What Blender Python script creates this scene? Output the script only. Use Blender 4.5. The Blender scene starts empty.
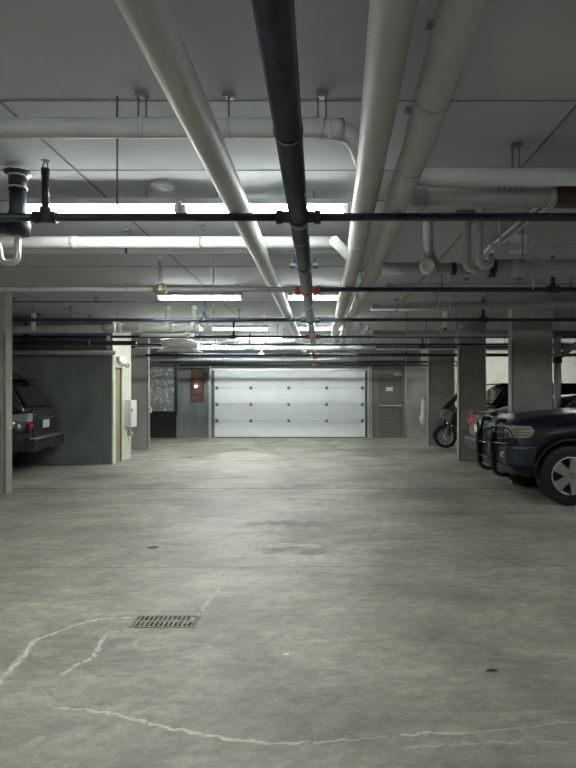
import bpy, bmesh, math, random
from mathutils import Vector, Matrix
random.seed(7)
PI = math.pi
scene = bpy.context.scene
C = bpy.context.collection

# ------------------------------------------------------------------ camera
H = 1.5
F = 577.0
cam_d = bpy.data.cameras.new('camera'); cam = bpy.data.objects.new('camera', cam_d); C.objects.link(cam)
cam.location = (0, 0, H); cam.rotation_euler = (PI/2, 0, 0)
cam_d.sensor_fit = 'VERTICAL'; cam_d.sensor_height = 36; cam_d.lens = 36*F/768
cam_d.shift_x = -34/768; cam_d.shift_y = 8/768
cam_d.clip_start = 0.05; cam_d.clip_end = 200
scene.camera = cam
vs = scene.view_settings
vs.view_transform = 'Standard'; vs.look = 'None'; vs.gamma = 1; vs.exposure = 1.02; vs.use_curve_mapping = False
w = bpy.data.worlds.new('world'); scene.world = w; w.use_nodes = True
w.node_tree.nodes['Background'].inputs[0].default_value = (.5, .55, .5, 1)
w.node_tree.nodes['Background'].inputs[1].default_value = 0.02

def FL(x, y):                       # measured point on the floor
    Y = F*H/(y-392); return ((x-322)/F*Y, Y)
def DZ(y, Z): return F*(Z-H)/(392-y)
def XX(x, Y): return (x-322)/F*Y

# ------------------------------------------------------------------ materials
def mat(name, col, rough=.6, metal=0, emit=None, es=0, var=0, scale=6, bump=0, bscale=30, stretch=(1,1,1), alpha=None, coat=0, spec=.5):
    m = bpy.data.materials.new(name); m.use_nodes = True
    nt = m.node_tree; b = nt.nodes['Principled BSDF']
    b.inputs['Base Color'].default_value = (*col, 1); b.inputs['Roughness'].default_value = rough
    b.inputs['Metallic'].default_value = metal; b.inputs['Coat Weight'].default_value = coat
    b.inputs['Specular IOR Level'].default_value = spec
    tc = nt.nodes.new('ShaderNodeTexCoord'); mp = nt.nodes.new('ShaderNodeMapping')
    mp.inputs['Scale'].default_value = stretch
    nt.links.new(tc.outputs['Object'], mp.inputs[0])
    if emit:
        b.inputs['Emission Color'].default_value = (*emit, 1); b.inputs['Emission Strength'].default_value = es
    if var:
        n = nt.nodes.new('ShaderNodeTexNoise'); n.inputs['Scale'].default_value = scale; n.inputs['Detail'].default_value = 6
        n.inputs['Roughness'].default_value = .62
        nt.links.new(mp.outputs[0], n.inputs['Vector'])
        r = nt.nodes.new('ShaderNodeValToRGB')
        r.color_ramp.elements[0].position = .3; r.color_ramp.elements[1].position = .7
        r.color_ramp.elements[0].color = (*[c*(1-var) for c in col], 1)
        r.color_ramp.elements[1].color = (*[min(1, c*(1+var)) for c in col], 1)
        nt.links.new(n.outputs['Fac'], r.inputs[0]); nt.links.new(r.outputs[0], b.inputs['Base Color'])
    if bump:
        n2 = nt.nodes.new('ShaderNodeTexNoise'); n2.inputs['Scale'].default_value = bscale; n2.inputs['Detail'].default_value = 4
        nt.links.new(mp.outputs[0], n2.inputs['Vector'])
        bp = nt.nodes.new('ShaderNodeBump'); bp.inputs['Strength'].default_value = bump; bp.inputs['Distance'].default_value = .01
        nt.links.new(n2.outputs['Fac'], bp.inputs['Height']); nt.links.new(bp.outputs[0], b.inputs['Normal'])
    if alpha:                        # (scale, threshold): broken, patchy deposit
        n3 = nt.nodes.new('ShaderNodeTexNoise'); n3.inputs['Scale'].default_value = alpha[0]; n3.inputs['Detail'].default_value = 5
        nt.links.new(mp.outputs[0], n3.inputs['Vector'])
        r3 = nt.nodes.new('ShaderNodeValToRGB'); r3.color_ramp.elements[0].position = alpha[1]; r3.color_ramp.elements[1].position = alpha[1]+.22
        r3.color_ramp.elements[1].color = (alpha[2],)*3+(1,)
        nt.links.new(n3.outputs['Fac'], r3.inputs[0]); nt.links.new(r3.outputs[0], b.inputs['Alpha'])
    return m

def floor_mat():
    m = bpy.data.materials.new('floor_concrete'); m.use_nodes = True
    nt = m.node_tree; b = nt.nodes['Principled BSDF']; L = nt.links.new
    tc = nt.nodes.new('ShaderNodeTexCoord')
    def noise(scale, st, detail=6, dist=0, rough=.6):
        mp = nt.nodes.new('ShaderNodeMapping'); mp.inputs['Scale'].default_value = st; L(tc.outputs['Object'], mp.inputs[0])
        n = nt.nodes.new('ShaderNodeTexNoise'); n.inputs['Scale'].default_value = scale; n.inputs['Detail'].default_value = detail
        n.inputs['Distortion'].default_value = dist; n.inputs['Roughness'].default_value = rough
        L(mp.outputs[0], n.inputs['Vector']); return n.outputs['Fac']
    def ramp(src, a, b_, ca, cb):
        r = nt.nodes.new('ShaderNodeValToRGB'); e = r.color_ramp.elements
        e[0].position = a; e[1].position = b_; e[0].color = (*ca, 1); e[1].color = (*cb, 1); L(src, r.inputs[0]); return r.outputs[0]
    def mul(a, c):
        x = nt.nodes.new('ShaderNodeMix'); x.data_type = 'RGBA'; x.blend_type = 'MULTIPLY'; x.inputs[0].default_value = 1
        L(a, x.inputs[6]); L(c, x.inputs[7]); return x.outputs[2]
    g = lambda v: (v, v, v)
    c = ramp(noise(.9, (1, 1, 1), 7, .4), .3, .72, (.215, .210, .175), (.47, .455, .385))
    c = mul(c, ramp(noise(1.6, (.55, 1.3, 1), 7, 1.2, .68), .32, .66, g(.70), g(1.12)))        # trowel streaks
    c = mul(c, ramp(noise(4.5, (.45, 1.8, 1), 7, 2.0, .7), .34, .66, g(.84), g(1.08)))
    c = mul(c, ramp(noise(13, (.8, 1.1, 1), 8, .6, .78), .36, .6, g(.78), g(1.1)))
    c = mul(c, ramp(noise(60, (1, 1, 1), 4, 0, .8), .3, .6, g(.82), g(1.08)))
    # sweeping polish / tyre arcs
    for (cx, cy, sc, s) in ((-9, 9, 5.5, .96), (7.5, -3, 6.5, .96)):
        mp = nt.nodes.new('ShaderNodeMapping'); mp.inputs['Location'].default_value = (-cx, -cy, 0); L(tc.outputs['Object'], mp.inputs[0])
        wv = nt.nodes.new('ShaderNodeTexWave'); wv.wave_type = 'RINGS'; wv.rings_direction = 'Z'
        wv.inputs['Scale'].default_value = sc/3; wv.inputs['Distortion'].default_value = 5; wv.inputs['Detail'].default_value = 4; wv.inputs['Detail Scale'].default_value = .6
        L(mp.outputs[0], wv.inputs['Vector'])
        c = mul(c, ramp(wv.outputs['Fac'], .05, .35, g(s), g(1)))
    L(c, b.inputs['Base Color'])
    rr = nt.nodes.new('ShaderNodeMapRange'); rr.inputs[3].default_value = .42; rr.inputs[4].default_value = .68
    L(noise(2.5, (.5, 1.5, 1), 5), rr.inputs[0]); L(rr.outputs[0], b.inputs['Roughness'])
    bp = nt.nodes.new('ShaderNodeBump'); bp.inputs['Strength'].default_value = .25; bp.inputs['Distance'].default_value = .004
    L(noise(24, (1, 1, 1), 8), bp.inputs['Height']); L(bp.outputs[0], b.inputs['Normal'])
    return m

M = dict(
 floor=floor_mat(),
 ceil=mat('ceiling_paint', (.385, .40, .41), .9, var=.06, scale=1.1, bump=.05, bscale=25),
 wall=mat('dark_concrete', (.195, .215, .215), .85, var=.25, scale=1.6, stretch=(1, 1, .5), bump=.3, bscale=25),
 wallb=mat('back_wall_concrete', (.165, .18, .18), .85, var=.25, scale=1.8, stretch=(2, 2, .35), bump=.3, bscale=25),
 pale=mat('pale_concrete', (.55, .55, .47), .8, var=.08, scale=3, bump=.15),
 col=mat('column_concrete', (.31, .31, .28), .85, var=.2, scale=2.2, bump=.35, bscale=22),
 seam=mat('formwork_seam', (.13, .13, .13), .9, var=.3, scale=8),
 white=mat('white_pipe_jacket', (.47, .485, .475), .55, var=.09, scale=5, bump=.15, bscale=12, stretch=(1, .4, 1)),
 pvc=mat('white_plastic_pipe', (.88, .89, .87), .4, var=.04, scale=6),
 grey=mat('grey_pipe', (.34, .35, .34), .5, var=.12, scale=5),
 black=mat('black_steel_pipe', (.022, .030, .045), .38, metal=.2, var=.35, scale=9, coat=.1),
 iron=mat('dark_cast_iron', (.035, .042, .055), .5, metal=.4, var=.3, scale=12),
 rod=mat('rod_steel', (.16, .17, .17), .45, metal=.7, var=.2, scale=20),
 galv=mat('galvanised_steel', (.6, .61, .6), .35, metal=.6, var=.12, scale=14),
 red=mat('red_painted_fitting', (.42, .075, .05), .5, var=.3, scale=20),
 rust=mat('rusty_fitting', (.12, .05, .035), .7, var=.5, scale=20),
 brass=mat('brass', (.6, .52, .36), .35, metal=.8, var=.1),
 brown=mat('brown_box', (.07, .042, .038), .6, var=.25, scale=14),
 yellow=mat('yellow_tag', (.45, .33, .09), .6, var=.2, scale=10),
 lampw=mat('lamp_housing_white', (.75, .76, .73), .5, var=.03),
 tube=mat('glowing_tube', (1, 1, 1), .4, emit=(.95, 1.0, .965), es=34, var=.001),
 tubef=mat('glowing_boosted_tube', (1, 1, 1), .4, emit=(.95, 1.0, .965), es=48, var=.001),  # far tubes boosted to brighten the far floor
 treadmark=mat('faint_tyre_mark', (.12, .12, .105), .7, var=.3, scale=9, alpha=(4, .35, .12)),
 warm=mat('glowing_warm_bulb', (1, 1, 1), .4, emit=(1, .93, .7), es=8, var=.001),
 door=mat('garage_door_white', (.72, .76, .775), .6, var=.035, scale=2.5, stretch=(1, 1, .6)),
 doorg=mat('steel_door_paint', (.13, .135, .115), .55, var=.08, scale=2, stretch=(1, 1, .4)),
 frameg=mat('door_frame_paint', (.17, .175, .155), .55, var=.08, scale=3),
 olive=mat('olive_yellow_paint', (.27, .25, .12), .7, var=.12, scale=5),
 box=mat('enclosure_grey_white', (.62, .63, .6), .5, var=.04),
 dark=mat('dark_metal', (.02, .022, .024), .5, var=.3, scale=8),
 foil=mat('silver_foil', (.72, .75, .75), .5, metal=.25, var=.1, scale=8, bump=1, bscale=14),
 crack=mat('white_lime_deposit', (.86, .85, .77), .9, var=.15, scale=15, alpha=(26, .22, .66)),
 crack2=mat('faint_lime_deposit', (.86, .84, .74), .9, var=.2, scale=15, alpha=(18, .22, .5)),
 joint=mat('floor_joint_dark', (.10, .10, .09), .9, var=.3, scale=9, alpha=(6, .3, .6)),
 damp=mat('dark_damp_mark', (.10, .10, .09), .6, var=.3, scale=9, alpha=(4, .35, .22)),
 grate=mat('grate_steel', (.24, .235, .19), .7, metal=.1, var=.5, scale=20),
 navy=mat('navy_car_paint', (.004, .006, .015), .42, metal=.1, coat=.1, var=.08, scale=3, spec=.5),
 suv=mat('charcoal_car_paint', (.028, .036, .044), .25, metal=.4, coat=.7, var=.08, scale=3),
 blackp=mat('black_car_paint', (.006, .007, .010), .22, metal=.2, coat=.8, var=.08, scale=3),
 redp=mat('dark_red_car_paint', (.05, .014, .014), .35, metal=.4, coat=.4, var=.1, scale=3),
 glass=mat('tinted_car_glass', (.012, .016, .018), .08, coat=.5, var=.05, spec=.9),
 rubber=mat('tyre_rubber', (.018, .019, .020), .8, var=.2, scale=20, bump=.3, bscale=60),
 alloy=mat('alloy_rim', (.62, .62, .6), .28, metal=.85, var=.05),
 chrome=mat('chrome_trim', (.75, .76, .77), .14, metal=1, var=.03),
 trim=mat('black_plastic_trim', (.022, .024, .026), .55, var=.15, scale=20),
 steelb=mat('brushed_bumper', (.05, .06, .08), .35, metal=.6, var=.15, scale=10),
 guard=mat('gloss_black_tube', (.02, .022, .026), .22, metal=.4, coat=.6, var=.1),
 lens=mat('headlight_lens', (.55, .56, .48), .12, metal=.35, coat=.8, var=.25, scale=18, stretch=(.3, 1, 3)),
 amber=mat('amber_lens', (.55, .22, .04), .2, coat=.5, var=.1),
 redl=mat('red_tail_lens', (.75, .02, .05), .15, coat=.8, var=.2, scale=15),
 clearl=mat('clear_tail_lens', (.33, .33, .33), .15, metal=.3, coat=.8, var=.2, scale=25),
 plate=mat('number_plate', (.6, .62, .62), .5, var=.05),
 paper=mat('white_paper', (.8, .8, .77), .8, var=.03),
 teal=mat('teal_wrap', (.25, .5, .5), .6, var=.1),
)

# ------------------------------------------------------------------ mesh helpers
def xf(bm, verts, mtx): bmesh.ops.transform(bm, matrix=mtx, verts=verts)
def bx(bm, x0, x1, y0, y1, z0, z1, bev=0, seg=2):
    r = bmesh.ops.create_cube(bm, size=1)['verts']
    xf(bm, r, Matrix.Translation(((x0+x1)/2, (y0+y1)/2, (z0+z1)/2)) @ Matrix.Diagonal((abs(x1-x0), abs(y1-y0), abs(z1-z0), 1)))
    if bev:
        es = list({e for v in r for e in v.link_edges})
        bmesh.ops.bevel(bm, geom=es, offset=bev, segments=seg, affect='EDGES', profile=.5)
    return bm
def box(*a, **k): return bx(bmesh.new(), *a, **k)
def fillet(pts, rad, n=5):
    P = [Vector(p) for p in pts]; out = [P[0]]
    for i in range(1, len(P)-1):
        a, b, c = P[i-1], P[i], P[i+1]
        d1 = (a-b); d2 = (c-b); r = min(rad, d1.length*.49, d2.length*.49)
        p0 = b+d1.normalized()*r; p2 = b+d2.normalized()*r
        for k in range(n+1):
            t = k/n; out.append(p0*(1-t)**2+b*2*t*(1-t)+p2*t*t)
    out.append(P[-1]); return out
def tube(bm, pts, r, seg=16, caps=True, rad=0):
    P = fillet(pts, rad) if rad else [Vector(p) for p in pts]
    rs = r if isinstance(r, (list, tuple)) else [r]*len(P)
    rings = []; ref = None
    for i, p in enumerate(P):
        if i == 0: t = P[1]-p
        elif i == len(P)-1: t = p-P[-2]
        else: t = (P[i+1]-p).normalized()+(p-P[i-1]).normalized()
        t.normalize()
        if ref is None:
            ref = Vector((0, 0, 1)) if abs(t.z) < .9 else Vector((1, 0, 0))
        u = t.cross(ref).normalized(); v = u.cross(t).normalized(); ref = v
        rings.append([bm.verts.new(p+(u*math.cos(a)+v*math.sin(a))*rs[i]) for a in (2*PI*k/seg for k in range(seg))])
    for a, b in zip(rings, rings[1:]):
        for k in range(seg):
            bm.faces.new((a[k], a[(k+1) % seg], b[(k+1) % seg], b[k])).smooth = True
    if caps: bm.faces.new(rings[0][::-1]); bm.faces.new(rings[-1])
    return bm
def T(pts, r, **k): return tube(bmesh.new(), pts, r, **k)
def lathe(bm, prof, c=(0, 0, 0), axis='Z', seg=24, caps=True):
    rings = []
    for (r, h) in prof:
        ring = []
        for k in range(seg):
            a = 2*PI*k/seg; x, y = r*math.cos(a), r*math.sin(a)
            p = (x, y, h) if axis == 'Z' else ((x, h, y) if axis == 'Y' else (h, x, y))
            ring.append(bm.verts.new(Vector(p)+Vector(c)))
        rings.append(ring)
    for a, b in zip(rings, rings[1:]):
        for k in range(seg): bm.faces.new((a[k], a[(k+1) % seg], b[(k+1) % seg], b[k])).smooth = True
    if caps and prof[0][0] > 1e-5: bm.faces.new(rings[0][::-1])
    if caps and prof[-1][0] > 1e-5: bm.faces.new(rings[-1])
    return bm
def LA(*a, **k): return lathe(bmesh.new(), *a, **k)
def slab(bm, pts, th):               # polygon given thickness along its normal
    P = [Vector(p) for p in pts]
    n = (P[1]-P[0]).cross(P[2]-P[0]).normalized()*th
    a = [bm.verts.new(p) for p in P]; b = [bm.verts.new(p+n) for p in P]
    bm.faces.new(a[::-1]); bm.faces.new(b)
    for i in range(len(P)):
        j = (i+1) % len(P); bm.faces.new((a[i], a[j], b[j], b[i]))
    return bm
def S(pts, th): return slab(bmesh.new(), pts, th)

# ------------------------------------------------------------------ object helpers
def tag(o, label, cat, group=None):
    o['label'] = label; o['category'] = cat
    if group: o['group'] = group
    return o
def root_loc(o):
    v = Vector((0, 0, 0))
    while o: v += Vector(o.location); o = o.parent
    return v
def obj(name, bm, m, parent=None, label=None, recentre=True):
    bmesh.ops.recalc_face_normals(bm, faces=bm.faces)
    me = bpy.data.meshes.new(name); 
    if parent: off = root_loc(parent)
    elif recentre:
        xs = [v.co for v in bm.verts]
        off = Vector(((min(v.x for v in xs)+max(v.x for v in xs))/2, (min(v.y for v in xs)+max(v.y for v in xs))/2, min(v.z for v in xs)))
    else: off = Vector((0, 0, 0))
    bmesh.ops.translate(bm, verts=bm.verts, vec=-off)
    bm.to_mesh(me); bm.free()
    o = bpy.data.objects.new(name, me); C.objects.link(o)
    me.materials.append(M[m])
    if parent: o.parent = parent
    else: o.location = off
    if label: o['label'] = label
    return o
def thing(name, label, cat, loc=(0, 0, 0), group=None):
    o = bpy.data.objects.new(name, None); C.objects.link(o); o.location = loc
    o.empty_display_size = .2
    return tag(o, label, cat, group)
def struct(name, bm, m, label=None):
    o = obj(name, bm, m, recentre=False); o['kind'] = 'structure'
    if label: o['label'] = label
    return o
def copy_tree(o, parent=None):
    c = o.copy(); C.objects.link(c); c.parent = parent
    for ch in list(o.children): copy_tree(ch, c)
    return c

# ------------------------------------------------------------------ shell
CZ = 3.0; XL, XR, YB, YF = -10.5, 10.5, 19.0, -6.0
floor = struct('floor', box(XL, XR, YF, YB, -.2, 0), 'floor')
ceiling = struct('ceiling', box(XL, XR, YF, YB, CZ, CZ+.25), 'ceil')
struct('wall_left', box(XL-.3, XL, YF, YB, -.2, CZ+.25), 'wall')
struct('wall_right', box(XR, XR+.3, YF, YB, -.2, CZ+.25), 'wall')
struct('wall_front', box(XL-.3, XR+.3, YF-.3, YF, -.2, CZ+.25), 'wall')
struct('wall_back', box(XL-.3, 3.25, YB, YB+.3, -.2, CZ+.25), 'wallb')
struct('wall_back_right', box(3.25, XR+.3, YB, YB+.3, -.2, CZ+.25), 'pale')
# ceiling seams (formwork lines), slightly proud
for k, Y in enumerate((2.97, 3.9, 4.52, 6.9, 9.6, 11.9, 14.4)):
    obj('formwork_seam', box(-8, 8, Y-.004, Y+.004, CZ-.003, CZ+.01), 'seam', ceiling)
for X in (-1.66, 1.33, -4.6, 4.3):
    obj('formwork_seam', box(X-.007, X+.007, 1.2, 12, CZ-.004, CZ+.01), 'seam', ceiling)

# inner wall block with recessed doorway; end face coloured paler for the light on it
bm = bmesh.new()
bx(bm, XL, -4.5, 12.0, 13.15, 0, CZ); bx(bm, -4.5, -4.365, 12.0, 12.17, 0, CZ); bx(bm, -4.5, -4.365, 12.55, 13.15, 0, CZ); bx(bm, -4.5, -4.365, 12.17, 12.55, 2.02, CZ)
wb = struct('wall_inner', bm, 'wall')
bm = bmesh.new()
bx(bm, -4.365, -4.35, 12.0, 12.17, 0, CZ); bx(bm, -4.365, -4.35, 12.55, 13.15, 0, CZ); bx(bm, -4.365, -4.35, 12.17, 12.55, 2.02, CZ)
we = obj('end_face', bm, 'pale', wb, 'end face of the dark wall, lamp light put into its pale colour')  # paler than the wall to carry the lamp light on this side
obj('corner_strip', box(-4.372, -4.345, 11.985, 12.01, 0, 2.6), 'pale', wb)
d3 = struct('door_3', box(-4.5, -4.39, 12.17, 12.55, 0, 2.02), 'olive', 'narrow olive-yellow recessed door in the pale end face')
obj('door_frame', box(-4.39, -4.355, 12.17, 12.19, 0, 2.02), 'pale', d3)

t = thing('emergency_light', 'white twin-head emergency light above the narrow olive-yellow doorway', 'emergency light', (-4.35, 12.35, 2.2))
obj('housing', box(-4.35, -4.27, 12.18, 12.56, 2.14, 2.26, bev=.015), 'lampw', t)
for yy in (12.2, 12.56):
    h = obj('lamp_head', LA([(0, 0), (.035, .005), (.06, .05), (.06, .085), (0, .085)], c=(-4.29, yy, 2.08), axis='X'), 'lampw', t)
    obj('lens', LA([(0, .085), (.045, .087), (.03, .098), (0, .1)], c=(-4.29, yy, 2.08), axis='X'), 'clearl', h)
t = thing('electrical_panel', 'pale grey electrical box on the lit end face left of the aisle', 'electrical panel', (-4.35, 12.93, .73))
obj('cabinet', box(-4.35, -4.215, 12.72, 13.12, .72, 1.32, bev=.008), 'box', t)
obj('door', box(-4.215, -4.205, 12.74, 13.10, .74, 1.30, bev=.004), 'box', t)
obj('latch', box(-4.205, -4.19, 12.75, 12.78, 1.07, 1.13), 'dark', t)
t = thing('wall_meter', 'small round grey meter under the pale electrical box', 'meter', (-4.35, 12.95, .5))
obj('dial', LA([(0, 0), (.05, 0), (.05, .08), (.04, .1), (0, .1)], c=(-4.35, 12.95, .57), axis='X'), 'galv', t)
obj('pipe', T([(-4.33, 12.95, .72), (-4.33, 12.95, .4)], .012, seg=8), 'galv', t)

# columns
def column(x0, x1, y0, y1, label, plate=False):
    t = thing('concrete_column', label, 'column', ((x0+x1)/2, (y0+y1)/2, 0), 'concrete columns beside the drive aisle')
    obj('shaft', box(x0, x1, y0, y1, 0, CZ, bev=.018), 'col', t)
    sx = x0 if x0 > 0 else x1
    for yy in (y0,):
        obj('edge_strip', box(sx-.004 if x0 > 0 else sx-.03, sx+.03 if x0 > 0 else sx+.004, yy-.004, yy+.02, .02, 2.35), 'pale' if False else 'frameg', t, 'thin grey corner strip')  # thin strip in the door frame colour along the front corner
    return t
column(3.10, 3.77, 9.42, 9.62, 'concrete column right of the aisle behind the navy pickup bonnet')
column(2.97, 3.56, 12.5, 12.70, 'concrete column between the red sedan tail and the motorcycle')
column(2.97, 3.68, 16.0, 16.2, 'farthest right concrete column, behind the motorcycle')
c4 = column(-5.25, -4.61, 8.4, 8.6, 'concrete column at the left picture edge in front of the dark estate car')
obj('sign_plate', box(-5.1, -4.68, 8.385, 8.4, .92, 1.18, bev=.003), 'dark', c4, 'dark blank plate')
obj('guard_wrap', box(-5.23, -4.68, 8.38, 8.4, .42, .82, bev=.003), 'dark', c4, 'dark scuffed guard')
c5 = column(-5.25, -4.58, 15.2, 15.38, 'dark concrete column left, behind the pale end wall')
obj('outlet_box', box(-4.58, -4.52, 15.22, 15.34, .95, 1.1, bev=.004), 'box', c5)

# ------------------------------------------------------------------ floor marks and drains
def ribbon(pts, w, m, name, z=.0015, jit=.25, sub=6, wob=.012):
    rnd = random.Random(len(pts)*31+int(w*1e4))
    P = []
    for a, b in zip(pts, pts[1:]):
        for k in range(sub):
            t_ = k/sub; P.append(Vector((a[0]*(1-t_)+b[0]*t_+rnd.uniform(-wob, wob), a[1]*(1-t_)+b[1]*t_+rnd.uniform(-wob, wob), 0)))
    P.append(Vector((*pts[-1], 0)))
    bm = bmesh.new(); prev = None
    for i, p in enumerate(P):
        t_ = (P[min(i+1, len(P)-1)]-P[max(i-1, 0)]).normalized(); n = Vector((-t_.y, t_.x, 0))
        ww = w*(1+rnd.uniform(-jit, jit)*2)*.5
        if i in (0, len(P)-1): ww *= .2
        a = bm.verts.new(p+n*ww+Vector((0, 0, z))); b = bm.verts.new(p-n*ww+Vector((0, 0, z)))
        if prev: bm.faces.new((prev[0], a, b, prev[1]))
        prev = (a, b)
    o = obj(name, bm, m, floor); return o
px = lambda L_: [FL(*p) for p in L_]
ribbon(px([(-20, 700), (0, 682), (20, 660), (35, 640), (60, 631), (85, 622), (100, 619), (132, 618)]), .024, 'crack', 'lime_crack')
ribbon(px([(-20, 700), (0, 680), (22, 658), (36, 641)]), .04, 'crack2', 'lime_crack', z=.001)
ribbon(px([(133, 628), (108, 634), (98, 645), (95, 656), (72, 668), (55, 682), (50, 695), (52, 708)]), .03, 'crack2', 'lime_crack')
ribbon(px([(108, 634), (98, 645), (95, 656), (72, 668), (62, 675)]), .02, 'crack', 'lime_crack', z=.002)
ribbon(px([(52, 708), (90, 711), (110, 713), (150, 724), (200, 734), (250, 742), (300, 744)]), .019, 'crack', 'lime_crack')
ribbon(px([(250, 742), (300, 743), (350, 740), (395, 736), (440, 733), (470, 732), (520, 729), (560, 723), (600, 720)]), .012, 'crack2', 'lime_crack')
ribbon(px([(400, 736), (430, 733), (468, 733)]), .014, 'crack', 'lime_crack', z=.002)
ribbon(px([(405, 748), (465, 744), (500, 742), (576, 741)]), .016, 'crack2', 'lime_crack')
ribbon(px([(180, 625), (198, 617), (206, 604), (218, 590), (224, 577), (217, 569)]), .035, 'crack2', 'lime_crack')
ribbon(px([(165, 640), (155, 635), (140, 637), (134, 646), (146, 651), (160, 647), (166, 640)]), .02, 'crack2', 'lime_crack')
ribbon(px([(28, 748), (38, 740), (45, 737)]), .04, 'crack2', 'lime_crack')
ribbon(px([(235, 545), (262, 546), (288, 545), (322, 547)]), .14, 'crack2', 'lime_patch')
ribbon(px([(330, 545), (420, 541), (500, 538), (576, 534)]), .03, 'crack2', 'lime_patch')
ribbon(px([(260, 552), (290, 550), (328, 552)]), .22, 'damp', 'damp_mark')
ribbon(px([(245, 525), (285, 523), (330, 525)]), .35, 'damp', 'damp_mark')
ribbon(px([(268, 500), (300, 499), (340, 500)]), .12, 'damp', 'damp_mark')
ribbon(px([(172, 458), (190, 457), (215, 459)]), .5, 'damp', 'damp_mark')
ribbon([(-6, 4.95), (-2, 4.93), (2, 4.97), (6, 4.95)], .012, 'joint', 'floor_joint', wob=.004)
ribbon([(-9, 8.95), (-2, 8.97), (3, 8.95), (9, 8.95)], .03, 'joint', 'floor_joint', wob=.004)
ribbon([(-9, 12.6), (0, 12.6), (9, 12.6)], .05, 'joint', 'floor_joint', wob=.004)
for (a, b, c_) in ((-2.2, -1.6, -.5), (-.2, .3, 1.5)):
    ribbon([(a, 18.6), (b, 15.6), (c_, 12.5)], .22, 'treadmark', 'tyre_mark', jit=.1)
ribbon([(-1.1, 18.6), (-1.7, 16), (-2.9, 13.2)], .22, 'treadmark', 'tyre_mark', jit=.1)
ribbon([(.9, 18.6), (.4, 16), (-.6, 13.2)], .22, 'treadmark', 'tyre_mark', jit=.1)

t = thing('floor_drain', 'long slotted steel floor drain grate set in the near floor, lower left', 'floor drain', (-1.03, 3.765, 0))
gx0, gx1, gy0, gy1 = -1.23, -.81, 3.67, 3.86
bm = bmesh.new()
bx(bm, gx0, gx1, gy0, gy0+.012, 0, .006); bx(bm, gx0, gx1, gy1-.012, gy1, 0, .006)
bx(bm, gx0, gx0+.012, gy0+.012, gy1-.012, 0, .006); bx(bm, gx1-.012, gx1, gy0+.012, gy1-.012, 0, .006)
obj('frame', bm, 'grate', t)
bm = bmesh.new()
for k in range(13):
    x = gx0+.02+k*.0305; bx(bm, x, x+.014, gy0+.013, gy1-.013, .001, .005)
bx(bm, gx0+.013, gx1-.013, 3.755, 3.775, .001, .0055)
obj('grate', bm, 'grate', t)
obj('sump', box(gx0+.01, gx1-.01, gy0+.01, gy1-.01, .0002, .001), 'joint', t)
t = thing('cleanout_cover', 'small dark drain cover in the floor beyond the slotted grate', 'drain cover', (-1.65, 5.57, 0))
bm = bmesh.new(); lathe(bm, [(0, .0), (.045, .0), (.045, .004), (.035, .006), (0, .006)], c=(-1.63, 5.57, 0)); obj('lid', bm, 'dark', t)
bm = bmesh.new(); lathe(bm, [(.046, 0), (.06, 0), (.057, .003), (.046, .004)], c=(-1.63, 5.57, 0)); obj('rim', bm, 'grate', t)
tag(obj('paper_scrap', S([(-.22+.0, 3.28, .002), (-.19, 3.285, .002), (-.185, 3.305, .002), (-.215, 3.305, .002)], .003), 'paper'), 'tiny white scrap lying on the floor right of the slotted grate', 'litter')
tag(obj('dark_leaf', S([(.88, 3.1, .002), (.93, 3.095, .004), (.95, 3.105, .002), (.91, 3.115, .003)], .003), 'dark'), 'tiny dark leaf on the bare floor at right', 'litter')

# ------------------------------------------------------------------ garage door, steel door, back wall fittings
gd = struct('door_1', box(-3.53, 1.42, 18.94, 18.96, 0, 2.2), 'door', 'wide white sectional garage door at the end of the aisle')
zs = [0.02, .555, 1.09, 1.63, 2.2]
for a, b in zip(zs, zs[1:]):
    p = obj('door_section', box(-3.52, 1.41, 18.90, 18.94, a+.008, b-.004, bev=.006), 'door', gd)
for z in zs[1:-1]:
    obj('section_seam', box(-3.51, 1.40, 18.893, 18.903, z-.006, z+.010), 'galv', gd)
    for x in (-3.44, -2.33, -1.09, .15, 1.32):
        obj('hinge', box(x-.045, x+.045, 18.875, 18.9, z-.05, z+.05, bev=.005), 'rod', gd)
obj('bottom_seal', box(-3.51, 1.40, 18.9, 18.935, 0, .022), 'dark', gd)
for x in (-3.66, 1.52):
    tr = obj('track', box(x-.035, x+.035, 18.82, 18.93, 0, 2.35, bev=.004), 'galv', gd)
    for z in (.3, .9, 1.5, 2.1): obj('bracket', box(x-.05, x+.05, 18.9, 19.0, z, z+.06), 'rod', tr)
obj('frame_post', box(-3.77, -3.71, 18.88, 19.0, 0, 2.5), 'frameg', gd)
obj('frame_post', box(1.58, 1.64, 18.86, 19.0, 0, 2.5), 'galv', gd)
obj('header_rail', box(-3.8, 1.6, 18.85, 18.95, 2.2, 2.27), 'galv', gd)
obj('torsion_shaft', T([(-3.8, 18.8, 2.42), (1.62, 18.8, 2.42)], .025), 'rod', gd)
obj('lift_cable', T([(-3.58, 18.87, .1), (-3.58, 18.85, 2.3)], .006, seg=6), 'rod', gd)

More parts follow.
